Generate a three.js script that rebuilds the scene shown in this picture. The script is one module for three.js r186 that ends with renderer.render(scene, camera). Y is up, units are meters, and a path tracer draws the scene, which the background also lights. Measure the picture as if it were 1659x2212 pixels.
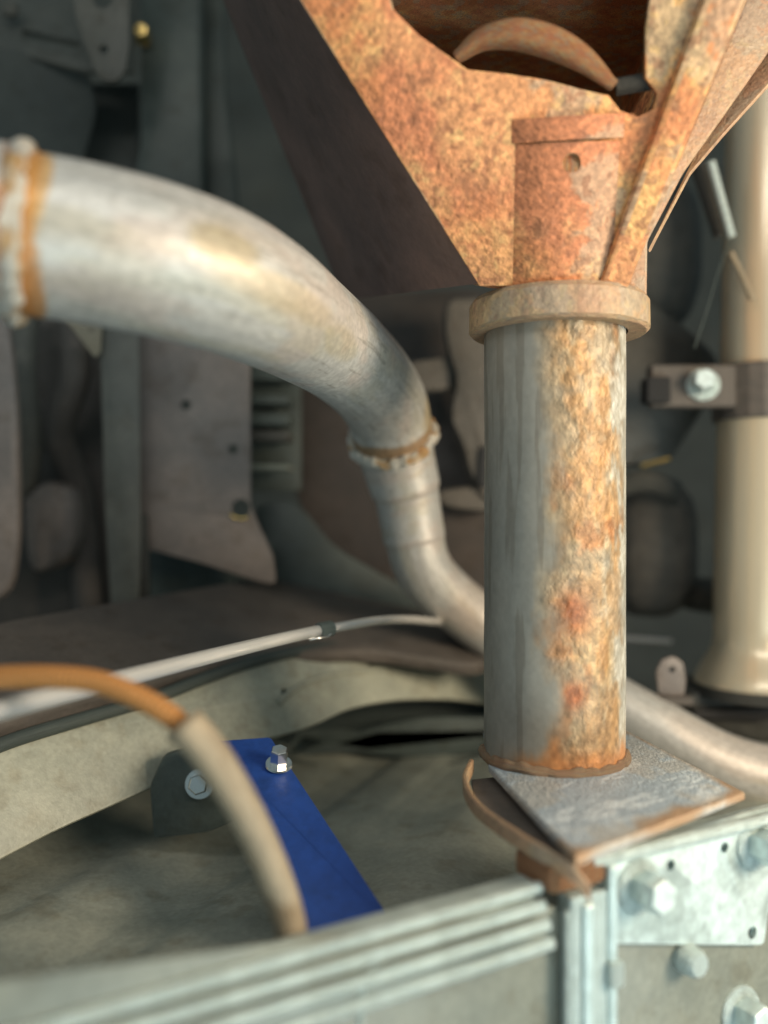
import * as THREE from 'three';
import { mergeGeometries, toCreasedNormals } from 'three/addons/utils/BufferGeometryUtils.js';
import { RoundedBoxGeometry } from 'three/addons/geometries/RoundedBoxGeometry.js';
import { Brush, Evaluator, SUBTRACTION } from 'three-bvh-csg';
import { RectAreaLightUniformsLib } from 'three/addons/lights/RectAreaLightUniformsLib.js';

// ---------- camera, lamps, exposure ----------
const scene = new THREE.Scene();
const CY = 1.0;                                   // height of the lens
const camera = new THREE.PerspectiveCamera(60, 768 / 1024, 0.02, 20);
camera.position.set(0, CY, 0);
camera.lookAt(0, CY, -1);
camera.focus = 0.40;
camera.userData.fStop = 2.8;
const renderer = new THREE.WebGLRenderer({ antialias: true });
renderer.toneMapping = THREE.LinearToneMapping;
renderer.toneMappingExposure = 1.12;
renderer.shadowMap.enabled = true;
RectAreaLightUniformsLib.init();
scene.background = new THREE.Color().setRGB(0.140, 0.190, 0.200);   // dim workshop air all round

const V = (x, y, z) => new THREE.Vector3(x, y, z);
const C = (r, g, b) => new THREE.Color().setRGB(r, g, b);
const used = {};
function numbered(n) { const k = used[n] = (used[n] ?? -1) + 1; return k ? `${n}_${String(k).padStart(3, '0')}` : n; }

// an unseen lamp: housing, glowing diffuser and a light of the same size just in front of it
function unseenLamp(label, pos, target, w, h, color, intensity) {
  const o = new THREE.Group(); o.name = numbered('unseen_lamp'); o.userData = { label, category: 'lamp' };
  o.position.copy(pos); o.lookAt(target);        // +z of the group looks at the target
  scene.add(o);
  const hs = new THREE.Mesh(new RoundedBoxGeometry(w + 0.03, h + 0.03, 0.04, 3, 0.008), new THREE.MeshStandardMaterial({ color: 0x202224, roughness: 0.6 }));
  hs.name = 'housing'; hs.position.z = -0.024; o.add(hs);
  const df = new THREE.Mesh(new RoundedBoxGeometry(w, h, 0.004, 2, 0.0015), new THREE.MeshStandardMaterial({ color: 0xffffff, emissive: color, emissiveIntensity: 1 }));
  df.name = 'lamp_diffuser'; df.position.z = 0; o.add(df);
  const l = new THREE.RectAreaLight(color, intensity, w, h); l.name = 'lamp_light';
  l.position.z = 0.006; l.rotation.y = Math.PI; o.add(l);      // a RectAreaLight shines along its -z
  for (const m of [hs, df]) { m.castShadow = m.receiveShadow = true; }
}
unseenLamp('warm square work lamp at the right of the stand, outside the view', V(0.52, CY + 0.10, -0.05), V(0.08, CY - 0.02, -0.40), 0.22, 0.22, C(1.0, 0.84, 0.62), 28);
unseenLamp('unseen cool flat lamp added low in front of the sill', V(0.32, CY - 0.33, 0.17), V(0.02, CY - 0.08, -0.34), 0.46, 0.14, C(0.80, 0.98, 1.0), 10);  // low fill added to light the sill and the pipe from below
unseenLamp('long narrow tube lamp overhead behind the camera, outside the view', V(-0.06, CY + 0.50, 0.18), V(-0.02, CY, -0.40), 0.90, 0.06, C(1.0, 0.97, 0.91), 9);

// ---------- helpers ----------
const F = 1106 / Math.tan(Math.PI / 6), CX = 829.5, CYP = 1106;
const P = (px, py, Z) => V((px - CX) * Z / F, CY + (CYP - py) * Z / F, -Z);      // a pixel of the 1659 x 2212 view at distance Z
const ray = (px, py) => V((px - CX) / F, (CYP - py) / F, -1);

let seed = 7;
const rnd = () => { seed = (seed * 1664525 + 1013904223) >>> 0; return seed / 4294967296; };
function hash(x, y, s) { let h = (x * 374761393 + y * 668265263 + s * 2147483647) | 0; h = Math.imul(h ^ (h >>> 13), 1274126177); return ((h ^ (h >>> 16)) >>> 0) / 4294967296; }
function vnoise(x, y, px, py, s) {
  const xi = Math.floor(x), yi = Math.floor(y), fx = x - xi, fy = y - yi, a = fx * fx * (3 - 2 * fx), b = fy * fy * (3 - 2 * fy);
  const w = (i, j) => hash(((i % px) + px) % px, ((j % py) + py) % py, s);
  return (w(xi, yi) * (1 - a) + w(xi + 1, yi) * a) * (1 - b) + (w(xi, yi + 1) * (1 - a) + w(xi + 1, yi + 1) * a) * b;
}
function fbm(u, v, fx, fy, oct, s) { let t = 0, a = 0.5, n = 0; for (let k = 0; k < oct; k++) { t += a * vnoise(u * fx, v * fy, fx, fy, s + k * 17); n += a; a *= 0.55; fx *= 2; fy *= 2; } return t / n; }
const ss = (a, b, x) => { const t = Math.min(1, Math.max(0, (x - a) / (b - a))); return t * t * (3 - 2 * t); };
const mix = (a, b, t) => a.map((v, k) => v + (b[k] - v) * t);
function texture(w, h, fn, srgb = true) {
  const d = new Uint8Array(w * h * 4);
  for (let y = 0; y < h; y++) for (let x = 0; x < w; x++) {
    const c = fn((x + 0.5) / w, (y + 0.5) / h), k = (y * w + x) * 4;
    if (typeof c === 'number') d[k] = d[k + 1] = d[k + 2] = Math.max(0, Math.min(255, c * 255)); else for (let j = 0; j < 3; j++) d[k + j] = Math.max(0, Math.min(255, c[j]));
    d[k + 3] = 255;
  }
  const t = new THREE.DataTexture(d, w, h); t.wrapS = t.wrapT = THREE.RepeatWrapping; t.magFilter = THREE.LinearFilter; t.minFilter = THREE.LinearMipmapLinearFilter;
  if (srgb) t.colorSpace = THREE.SRGBColorSpace;
  t.needsUpdate = true; return t;
}
function rep(t, x, y = x) { const c = t.clone(); c.repeat.set(x, y); c.needsUpdate = true; return c; }
const uvScale = (g, a, b) => { const u = g.attributes.uv; for (let k = 0; k < u.count; k++) u.setXY(k, u.getX(k) * a, u.getY(k) * b); return g; };
const M = (o) => new THREE.MeshPhysicalMaterial(o);

// ---------- textures ----------
const rustColor = (u, v) => {
  const a = fbm(u, v, 3, 3, 5, 3), b = fbm(u, v, 6, 6, 5, 29), c = fbm(u, v, 110, 110, 2, 51), d = fbm(u, v, 2, 2, 4, 77), e = fbm(u, v, 34, 34, 3, 91);
  let k = mix([188, 122, 78], [212, 164, 104], ss(0.44, 0.60, a + (e - 0.5) * 0.22));
  k = mix(k, [192, 120, 88], ss(0.46, 0.62, d) * 0.5);
  k = mix(k, [170, 152, 130], ss(0.55, 0.62, b + (e - 0.5) * 0.2) * 0.62);
  k = mix(k, [128, 80, 56], ss(0.60, 0.74, e) * 0.45);
  k = mix(k, [216, 178, 118], ss(0.60, 0.72, fbm(u, v, 48, 48, 2, 97)) * ss(0.48, 0.6, a) * 0.5);
  return k.map((x) => x * (0.80 + 0.40 * c));
};
const T = {
  rust: texture(1024, 1024, rustColor),
  rustBump: texture(1024, 1024, (u, v) => 0.55 * fbm(u, v, 70, 70, 4, 51) + 0.45 * fbm(u, v, 22, 22, 3, 29), false),
  grain: texture(512, 512, (u, v) => 0.5 * fbm(u, v, 90, 90, 3, 5) + 0.5 * fbm(u, v, 24, 24, 3, 9), false),
  paint: texture(512, 512, (u, v) => { const a = fbm(u, v, 5, 5, 5, 13), b = fbm(u, v, 80, 80, 2, 15), s = 0.35 * ss(0.5, 0.8, fbm(u, v, 14, 14, 4, 33)); return mix([205, 205, 200], [235, 225, 212], a).map((x) => x * (0.80 + 0.2 * a + 0.12 * (b - 0.5))).map((x, k) => x * (1 - s * [0.22, 0.27, 0.33][k])); }),
  streak: texture(512, 512, (u, v) => 0.5 * fbm(u, v, 3, 120, 3, 41) + 0.5 * fbm(u, v, 8, 40, 3, 43), false),
  zinc: texture(512, 512, (u, v) => { const a = fbm(u, v, 6, 6, 5, 61), b = fbm(u, v, 40, 40, 3, 63); return mix([196, 200, 194], [236, 240, 236], ss(0.35, 0.65, a)).map((x) => x * (0.86 + 0.24 * b)); }),
};
// upright tube: u = round (0.5 faces the viewer, larger = left), v = down its length
const postColor = (v, u) => {
  const th = (0.5 - u) * 360, n = fbm(u, v, 8, 8, 5, 101), n2 = fbm(u, v, 26, 13, 4, 103), n3 = fbm(u, v, 90, 70, 2, 107);
  let k = mix([140, 138, 130], [154, 150, 140], n);                                  // worn grey steel
  k = mix(k, [112, 104, 92], ss(0.60, 0.72, fbm(u, v, 40, 4, 4, 109)) * 0.45);
  const e = th + (n - 0.5) * 34 + (n2 - 0.5) * 30;
  const red = ss(-16, 16, e) * (1 - ss(50, 74, e));
  const gap = 0.25 * ss(0.52, 0.6, fbm(u, v, 5, 7, 3, 131));
  let r = mix([200, 152, 100], [212, 180, 136], ss(0.35, 0.65, n2));
  r = mix(r, [186, 164, 136], (1 - ss(0.25, 0.75, v)) * 0.45 * ss(0.4, 0.6, n2));
  r = mix(r, [184, 110, 58], ss(0.56, 0.7, fbm(u, v, 14, 10, 4, 141)) * 0.6);
  const spot = Math.exp(-(((th - 14) / 14) ** 2) - ((v - 0.665) / 0.045) ** 2) + Math.exp(-(((th - 14) / 11) ** 2) - ((v - 0.835) / 0.03) ** 2);
  r = mix(r, [196, 98, 42], Math.min(1, spot * (0.5 + n2)));
  k = mix(k, r, red * (1 - gap) * 0.95);
  const scale = ss(38, 62, e) * (0.35 + 0.65 * ss(0.42, 0.56, n2));                  // pale zinc flakes
  k = mix(k, mix([186, 178, 160], [214, 212, 204], n3), scale * 0.85);
  k = mix(k, [196, 120, 62], ss(0.93, 0.985, v + (n2 - 0.5) * 0.06) * ss(-50, -10, th) * 0.7);
  return k.map((x) => x * (1 - 0.14 * (0.3 + red) * (1 - n3) * 2));
};
T.post = texture(1024, 1024, postColor);
T.postBump = texture(1024, 1024, (v, u) => { const th = (0.5 - u) * 360 + (fbm(u, v, 8, 8, 5, 101) - 0.5) * 55, r = ss(-6, 14, th); return r * (0.6 * fbm(u, v, 60, 44, 4, 103) + 0.4 * fbm(u, v, 26, 13, 3, 171)) + (1 - r) * (0.4 + 0.03 * fbm(u, v, 90, 90, 2, 5)); }, false);
// head plate: grey steel scraped pale, rust on its border (u, v run 0..1 over the plate)
T.plate = texture(1024, 1024, (u, v) => {
  const n = fbm(u, v, 5, 5, 5, 201), n2 = fbm(u, v, 16, 70, 3, 203), s = fbm(u, v, 3, 6, 5, 207), g = fbm(u, v, 120, 120, 2, 209);
  let k = mix([150, 164, 176], [182, 194, 202], n);
  k = mix(k, [222, 230, 234], ss(0.46, 0.62, s * 0.6 + n2 * 0.4) * 0.75);
  const edge = Math.min(u * 1.6 + 0.02, 1 - u, v, 1 - v) + (n - 0.5) * 0.16;
  k = mix(k, mix([190, 144, 94], [150, 98, 60], g), (1 - ss(0.0, 0.08, edge)) * 0.7);
  k = mix(k, [182, 166, 146], ss(0.58, 0.72, n) * 0.35);
  return k.map((x) => x * (0.88 + 0.24 * g));
});
// pipes: u runs along the pipe, v round it (0.5 faces the viewer, larger = lower)
function pipeTexture(stainsAndTints, s) {
  return texture(1024, 512, (u, v) => {
    const a = fbm(u, v, 4, 60, 3, s), b = fbm(u, v, 10, 8, 4, s + 3), c = fbm(u, v, 160, 90, 2, s + 5);
    let k = mix([200, 202, 202], [226, 226, 222], a);
    k = mix(k, [216, 198, 188], ss(0.5, 0.68, b) * 0.4);
    k = mix(k, [196, 190, 168], ss(0.54, 0.72, fbm(u, v, 6, 14, 4, s + 9)) * 0.35);
    k = mix(k, [150, 146, 138], ss(0.66, 0.74, fbm(u, v, 14, 90, 3, s + 13)) * 0.4);
    for (const [x, y, rx, ry, col, amt] of stainsAndTints) {
      const d = ((u - x) / rx) ** 2 + ((v - y) / ry) ** 2 + (b - 0.5) * 1.6;
      k = mix(k, col, amt * (1 - ss(0.35, 1.15, d)));
    }
    return k.map((x) => x * (0.9 + 0.2 * c));
  });
}
T.rustGrey = texture(512, 512, (u, v) => mix(rustColor(u, v), [142, 134, 120], 0.55));
T.pipeBump = texture(512, 512, (u, v) => 0.7 * fbm(u, v, 3, 60, 2, 301) + 0.3 * fbm(u, v, 30, 24, 2, 305), false);
T.bead = texture(256, 256, (u, v) => { const a = fbm(u, v, 30, 6, 4, 311); return mix(mix([190, 140, 90], [214, 184, 136], a), [228, 224, 214], ss(0.34, 0.50, fbm(u, v, 22, 5, 3, 317))); });

// ---------- materials ----------
const painted = (r, g, b, rough = 0.55, extra = {}) => M({ color: C(r, g, b), map: rep(T.paint, 7), roughness: rough, bumpMap: rep(T.grain, 14), bumpScale: 0.00016, ...extra });
const mat = {
  rust: M({ map: rep(T.rust, 5.3), bumpMap: rep(T.rustBump, 7), bumpScale: 0.0013, roughness: 0.66 }),
  plainBrown: painted(0.29, 0.195, 0.185, 0.6),  // smooth brown of the left sheet, darker than the rusty ones
  rustGrey: M({ map: rep(T.rustGrey, 7), bumpMap: rep(T.rustBump, 8), bumpScale: 0.0008, roughness: 0.55 }),



  post: M({ map: T.post, bumpMap: T.postBump, bumpScale: 0.0019, roughness: 0.52, metalness: 0.15 }),
  plate: M({ map: T.plate, bumpMap: rep(T.rustBump, 1.2), bumpScale: 0.0008, roughness: 0.5, metalness: 0.25 }),
  bead: M({ map: T.bead, roughness: 0.36, metalness: 0.3, bumpMap: rep(T.grain, 4), bumpScale: 0.0008 }),
teal: painted(0.135, 0.165, 0.158, 0.5),
  slate: painted(0.11, 0.13, 0.13, 0.6),
  bracket: painted(0.20, 0.20, 0.185, 0.55),
  mauve: painted(0.35, 0.315, 0.315, 0.55),
  flange: painted(0.19, 0.20, 0.19, 0.55),
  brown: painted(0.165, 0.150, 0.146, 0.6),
  shroud: painted(0.56, 0.61, 0.55, 0.45),
  liner: painted(0.095, 0.130, 0.135, 0.5),
  panBeige: painted(0.40, 0.40, 0.37, 0.5),
  pan: painted(0.46, 0.51, 0.475, 0.5),
  olive: painted(0.34, 0.375, 0.345, 0.4),

  rubber: M({ color: C(0.020, 0.020, 0.021), roughness: 0.75, bumpMap: rep(T.grain, 10), bumpScale: 0.0003 }),
  blue: M({ color: C(0.020, 0.095, 0.50), roughness: 0.5, bumpMap: rep(T.grain, 8), bumpScale: 0.0002, map: rep(T.paint, 5) }),
  orange: M({ color: C(0.50, 0.22, 0.06), roughness: 0.45, bumpMap: rep(T.grain, 8), bumpScale: 0.0002 }),
  beige: M({ color: C(0.52, 0.44, 0.33), roughness: 0.6, map: rep(T.paint, 1), bumpMap: rep(T.grain, 2), bumpScale: 0.0004 }),
  alu: M({ color: C(0.80, 0.88, 0.88), map: rep(T.zinc, 8), roughness: 0.34, metalness: 0.55, bumpMap: rep(T.streak, 6), bumpScale: 0.0002 }),
  zinc: M({ color: C(0.80, 0.90, 0.92), map: rep(T.zinc, 9), roughness: 0.38, metalness: 0.35, bumpMap: rep(T.grain, 9), bumpScale: 0.0003 }),
  greyMetal: M({ color: C(0.22, 0.26, 0.255), map: rep(T.zinc, 6), roughness: 0.45, metalness: 0.2, bumpMap: rep(T.grain, 9), bumpScale: 0.0004 }),
  chrome: M({ color: C(0.80, 0.81, 0.80), roughness: 0.22, metalness: 1 }),
  brass: M({ color: C(0.80, 0.58, 0.22), roughness: 0.25, metalness: 1 }),
  rod: M({ color: C(0.86, 0.83, 0.79), roughness: 0.26, metalness: 0.6, bumpMap: rep(T.streak, 1), bumpScale: 0.0004 }),
  strut: M({ color: C(0.60, 0.51, 0.37), roughness: 0.28, metalness: 0.4, clearcoat: 0.5, clearcoatRoughness: 0.15, bumpMap: rep(T.pipeBump, 1), bumpScale: 0.0002 }),
  latch: painted(0.085, 0.08, 0.075, 0.6),
  cast: painted(0.20, 0.185, 0.172, 0.7, { bumpMap: rep(T.rustBump, 8), bumpScale: 0.0014 }),
  castDark: painted(0.10, 0.105, 0.102, 0.55, { bumpMap: rep(T.rustBump, 7), bumpScale: 0.0008 }),
};
mat.pipe = M({ color: C(0.80, 0.775, 0.75), metalness: 0.35, roughness: 0.52, bumpMap: T.pipeBump, bumpScale: 0.00005, anisotropy: 0.5 });
const pipeMat = (stainsAndTints, s) => { const m = mat.pipe.clone(); m.map = pipeTexture(stainsAndTints, s); return m; };

// ---------- mesh helpers ----------
function thing(name, label, category, base, group) {
  const o = new THREE.Group(); o.name = numbered(name); o.position.copy(base); o.userData = { label, category };
  if (group) o.userData.group = group;
  scene.add(o); o.userDataBase = base; o.at = base.clone(); return o;
}
function part(name, geo, m, parent) {               // geometry given in world axes, stored relative to its parent
  const mesh = new THREE.Mesh(geo, m); mesh.name = name; mesh.castShadow = mesh.receiveShadow = true;
  if (parent?.at) geo.translate(-parent.at.x, -parent.at.y, -parent.at.z);
  mesh.at = parent?.at; (parent ?? scene).add(mesh); return mesh;
}
function solo(name, label, category, geo, m, group) {
  geo.computeBoundingBox(); const b = geo.boundingBox, base = V((b.min.x + b.max.x) / 2, b.min.y, (b.min.z + b.max.z) / 2);
  geo.translate(-base.x, -base.y, -base.z);
  const mesh = new THREE.Mesh(geo, m); mesh.name = numbered(name); mesh.position.copy(base); mesh.castShadow = mesh.receiveShadow = true;
  mesh.userData = { label, category }; if (group) mesh.userData.group = group;
  scene.add(mesh); return mesh;
}
function structure(name, geo, m) { const mesh = new THREE.Mesh(geo, m); mesh.name = name; mesh.userData = { kind: 'structure' }; mesh.castShadow = mesh.receiveShadow = true; scene.add(mesh); return mesh; }
const planeOf = (a, b, c) => { const n = b.clone().sub(a).cross(c.clone().sub(a)).normalize(); if (n.dot(V(0, CY, 0).sub(a)) < 0) n.negate(); return { n, a }; };
const flat = (Z) => ({ n: V(0, 0, 1), a: V(0, CY, -Z) });
function hit(px, py, pl) { const d = ray(px, py), o = V(0, CY, 0), t = pl.a.clone().sub(o).dot(pl.n) / d.dot(pl.n); return o.addScaledVector(d, t); }
function frameOf(pl) { const up = Math.abs(pl.n.y) > 0.9 ? V(0, 0, -1) : V(0, 1, 0); const x = up.clone().cross(pl.n).normalize(); return { x, y: pl.n.clone().cross(x).normalize() }; }
// a sheet-metal plate: outline (pixels meet the plane), holes [px, py, radius in px] or outlines; it is `th` thick, its front in the plane
function plate(outline, pl, th, { holes = [], bevel = 0.0008, lift = 0, smooth = false, corner = 0 } = {}) {
  const { x, y } = frameOf(pl), at = (q) => { const v = hit(q[0], q[1], pl).sub(pl.a); return new THREE.Vector2(v.dot(x), v.dot(y)); };
  let pts = outline.map(at);
  if (corner) {
    const r = []; pts.forEach((q, k) => { const a = pts[(k + pts.length - 1) % pts.length], b = pts[(k + 1) % pts.length], ia = a.clone().sub(q), ib = b.clone().sub(q), la = Math.min(corner, ia.length() * 0.45), lb = Math.min(corner, ib.length() * 0.45), s = q.clone().addScaledVector(ia.normalize(), la), e = q.clone().addScaledVector(ib.normalize(), lb);
      for (let i = 0; i <= 4; i++) { const t = i / 4; r.push(s.clone().multiplyScalar((1 - t) ** 2).addScaledVector(q, 2 * t * (1 - t)).addScaledVector(e, t * t)); } }); pts = r;
  }
  if (smooth) pts = new THREE.SplineCurve([...pts, pts[0]]).getPoints(smooth);
  const sh = new THREE.Shape(pts);
  for (const h of holes) {
    const p = new THREE.Path();
    if (typeof h[0] === 'number') { const c = at(h), r = at([h[0] + h[2], h[1]]).distanceTo(c); p.absarc(c.x, c.y, r, 0, Math.PI * 2, true); } else p.setFromPoints(h.map(at));
    sh.holes.push(p);
  }
  const b = Math.min(bevel, th * 0.45);
  let g = new THREE.ExtrudeGeometry(sh, { depth: th - 2 * b, bevelEnabled: b > 0, bevelSize: b, bevelOffset: -b, bevelThickness: b, bevelSegments: 2, curveSegments: 20 });
  g.translate(0, 0, -(th - b) + lift);
  g.applyMatrix4(new THREE.Matrix4().makeBasis(x, y, pl.n).setPosition(pl.a));
  return toCreasedNormals(g, 0.6);
}
// a tube along points (world), radius a number, list or function of 0..1
function tube(pts, radius, { n = 36, steps = 60, caps = true, straight = false, ref = V(0, 0, 1), lump = 0, lumpF = 30, lumpS = 1, hollow = 0 } = {}) {
  const curve = straight ? null : new THREE.CatmullRomCurve3(pts, false, 'centripetal');
  const cp = straight ? pts : curve.getSpacedPoints(steps), m = cp.length;
  const R = typeof radius === 'function' ? radius : Array.isArray(radius) ? (t) => { const q = t * (radius.length - 1), i = Math.min(radius.length - 2, Math.floor(q)); return radius[i] + (radius[i + 1] - radius[i]) * (q - i); } : () => radius;
  const pos = [], uv = [], idx = []; let N = null, len = [0];
  for (let i = 1; i < m; i++) len.push(len[i - 1] + cp[i].distanceTo(cp[i - 1]));
  for (let i = 0; i < m; i++) {
    const Tn = cp[Math.min(m - 1, i + 1)].clone().sub(cp[Math.max(0, i - 1)]).normalize();
    if (!N) N = ref.clone(); N.addScaledVector(Tn, -N.dot(Tn)).normalize();
    const B = Tn.clone().cross(N), t = len[i] / len[m - 1];
    for (let j = 0; j <= n; j++) {
      const a = (j / n) * Math.PI * 2 - Math.PI, r = R(t) * 1 + (lump ? lump * (fbm((j % n) / n, t * 0.999, lumpF, Math.max(2, Math.round(lumpF * 0.4)), 3, lumpS) - 0.5) : 0);
      const p = cp[i].clone().addScaledVector(N, Math.cos(a) * r).addScaledVector(B, Math.sin(a) * r);
      pos.push(p.x, p.y, p.z); uv.push(t, j / n);
    }
  }
  for (let i = 0; i < m - 1; i++) for (let j = 0; j < n; j++) { const a = i * (n + 1) + j, b = a + n + 1; idx.push(a, a + 1, b, b, a + 1, b + 1); }
  const g = new THREE.BufferGeometry(); g.setAttribute('position', new THREE.Float32BufferAttribute(pos, 3)); g.setAttribute('uv', new THREE.Float32BufferAttribute(uv, 2)); g.setIndex(idx); g.computeVertexNormals();
  // seam: same normals on both sides
  const nr = g.attributes.normal; for (let i = 0; i < m; i++) { const a = i * (n + 1), b = a + n, q = V(nr.getX(a) + nr.getX(b), nr.getY(a) + nr.getY(b), nr.getZ(a) + nr.getZ(b)).normalize(); nr.setXYZ(a, q.x, q.y, q.z); nr.setXYZ(b, q.x, q.y, q.z); }
  if (!caps) return g;
  const out = [g.toNonIndexed()];
  for (const e of [0, m - 1]) { const cpos = [], cuv = []; const c = cp[e]; for (let j = 0; j < n; j++) { const a = (e * (n + 1) + j) * 3, b = a + 3, tri = [[c.x, c.y, c.z], [pos[a], pos[a + 1], pos[a + 2]], [pos[b], pos[b + 1], pos[b + 2]]]; if (!e) tri.reverse(); cpos.push(...tri.flat()); cuv.push(0, 0, 1, 0, 1, 1); }
    const q = new THREE.BufferGeometry(); q.setAttribute('position', new THREE.Float32BufferAttribute(cpos, 3)); q.setAttribute('uv', new THREE.Float32BufferAttribute(cuv, 2)); q.computeVertexNormals(); out.push(q); }
  return mergeGeometries(out);
}
// a lumpy weld bead round an axis
function bead(c, axis, R, r, s, up = V(0, 0, 1)) {
  const A = axis.clone().normalize(), X = up.clone().addScaledVector(A, -up.dot(A)).normalize(), Y = A.clone().cross(X), n = 110, k = 12, pos = [], uv = [], idx = [];
  for (let i = 0; i <= n; i++) for (let j = 0; j <= k; j++) {
    const t = (i % n) / n, a = t * Math.PI * 2, b = ((j % k) / k) * Math.PI * 2, ripple = 0.22 * Math.abs(Math.sin(t * Math.PI * 26)) + 1.3 * (fbm(t, j % k / k, 40, 4, 3, s) - 0.5);
    const rr = r * (0.92 + ripple), rad = R + Math.cos(b) * rr, wob = (fbm(t, 0.3, 9, 2, 3, s + 5) - 0.5) * r * 1.4;
    const p = c.clone().addScaledVector(X, Math.cos(a) * rad).addScaledVector(Y, Math.sin(a) * rad).addScaledVector(A, Math.sin(b) * rr * 1.25 + wob);
    pos.push(p.x, p.y, p.z); uv.push(i / n, j / k);
  }
  for (let i = 0; i < n; i++) for (let j = 0; j < k; j++) { const a = i * (k + 1) + j, b = a + k + 1; idx.push(a, b, a + 1, b, b + 1, a + 1); }
  const g = new THREE.BufferGeometry(); g.setAttribute('position', new THREE.Float32BufferAttribute(pos, 3)); g.setAttribute('uv', new THREE.Float32BufferAttribute(uv, 2)); g.setIndex(idx); g.computeVertexNormals(); return g;
}
function box(w, h, d, r, m4) { const g = new RoundedBoxGeometry(w, h, d, 3, r); g.applyMatrix4(m4); return g; }
const basis = (x, y, z, p) => new THREE.Matrix4().makeBasis(x, y, z).setPosition(p);
function hexBolt(c, n, r, h, up = V(0, 1, 0)) {    // returns { head, washer } geometries facing n
  const X = up.clone().cross(n).normalize(), Y = n.clone().cross(X), m4 = basis(X, Y, n, c);
  const s = new THREE.Shape(); for (let k = 0; k < 6; k++) s[k ? 'lineTo' : 'moveTo'](Math.cos(k * Math.PI / 3 + 0.3) * r, Math.sin(k * Math.PI / 3 + 0.3) * r);
  const head = new THREE.ExtrudeGeometry(s, { depth: h * 0.6, bevelSize: r * 0.14, bevelOffset: -r * 0.14, bevelThickness: h * 0.22, bevelSegments: 3 }); head.translate(0, 0, h * 0.36);
  const wp = [[0, 0], [r * 1.45, 0], [r * 1.5, h * 0.06], [r * 1.42, h * 0.16], [r * 0.9, h * 0.2], [0, h * 0.2]].map((q) => new THREE.Vector2(...q));
  const washer = new THREE.LatheGeometry(wp, 32).rotateX(Math.PI / 2);
  return { head: toCreasedNormals(head, 0.5).applyMatrix4(m4), washer: toCreasedNormals(washer, 0.6).applyMatrix4(m4) };
}
function bolt(label, c, n, r, h, m, group) {
  const o = thing('hex_bolt', label, 'bolt', c.clone(), group), g = hexBolt(c, n, r, h);
  part('head', g.head, m, o); part('washer', g.washer, m, o); return o;
}
function extrudeAlong(profile, dir, length, origin, up = V(0, 1, 0), crease = 0.5) {  // profile [across, up] closed, swept along dir
  const d = dir.clone().normalize(), a = up.clone().cross(d).normalize(), u = d.clone().cross(a);
  const g = new THREE.ExtrudeGeometry(new THREE.Shape(profile.map((q) => new THREE.Vector2(...q))), { depth: length, bevelEnabled: false, steps: 1 });
  g.applyMatrix4(basis(a, u, d, origin)); return toCreasedNormals(g, crease);
}

// ---------- the setting ----------
structure('bay_wall', new THREE.BoxGeometry(3.4, 2.6, 0.02).translate(0, CY, -1.75), mat.flange);
structure('bay_floor', new THREE.BoxGeometry(3.4, 0.02, 1.7).translate(0, CY - 0.62, -0.88), mat.flange);

// ---------- sill frame along the bottom ----------
const D = V(0.883, 0, -0.469).normalize(), NF = V(0.469, 0, 0.883).normalize(), UPV = V(0, 1, 0), E0 = V(0.0715, CY - 0.1195, -0.304);
const face = { n: NF, a: E0 };
const onEdge = (t, dy = 0, out = 0) => E0.clone().addScaledVector(D, t).add(V(0, dy, 0)).addScaledVector(NF, out);
{
  const o = thing('ribbed_sill', 'pale aluminium sill bar with four long ridges, ending under the rusty head plate', 'sill', onEdge(-0.12, -0.024));
  const far = (y, out) => onEdge(-0.02, y, out), near = (y, out) => onEdge(-0.375, y - 0.0105, out), Dt = far(0, 0).sub(near(0, 0)).normalize(), Ut = NF.clone().cross(Dt);
  part('body', box(0.355, 0.0215, 0.008, 0.0015, basis(Dt, Ut, NF, far(-0.0155, -0.0090).lerp(near(-0.0155, -0.0090), 0.5))), mat.alu, o);
  for (let k = 0; k < 4; k++) {
    const y = -0.0064 - k * 0.0053, out = -0.0036 + k * 0.0022, q = [];
    for (let m = 0; m <= 30; m++) q.push(near(y, out).lerp(far(y, out), m / 30));
    part('ridge', tube(q, 0.0021, { straight: true, n: 16, lump: 0.00035, lumpF: 18, lumpS: 71 + k }), mat.alu, o);
  }
}
{
  const o = thing('sill_panel', 'dull olive grey sheet panel under the ribbed sill bar', 'panel', onEdge(-0.15, -0.2));
  part('sheet', plate([[-160, 2140], [1217, 1955], [1222, 2420], [-160, 2480]], { n: NF, a: onEdge(0, 0, -0.0045) }, 0.002, { corner: 0.004 }), mat.olive, o);
  part('seam', tube([hit(838, 2085, face), hit(806, 2120, face), hit(795, 2170, face), hit(792, 2260, face)].map((p) => p.addScaledVector(NF, -0.0046)), 0.0011, { n: 10 }), mat.zinc, o);
}
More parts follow.
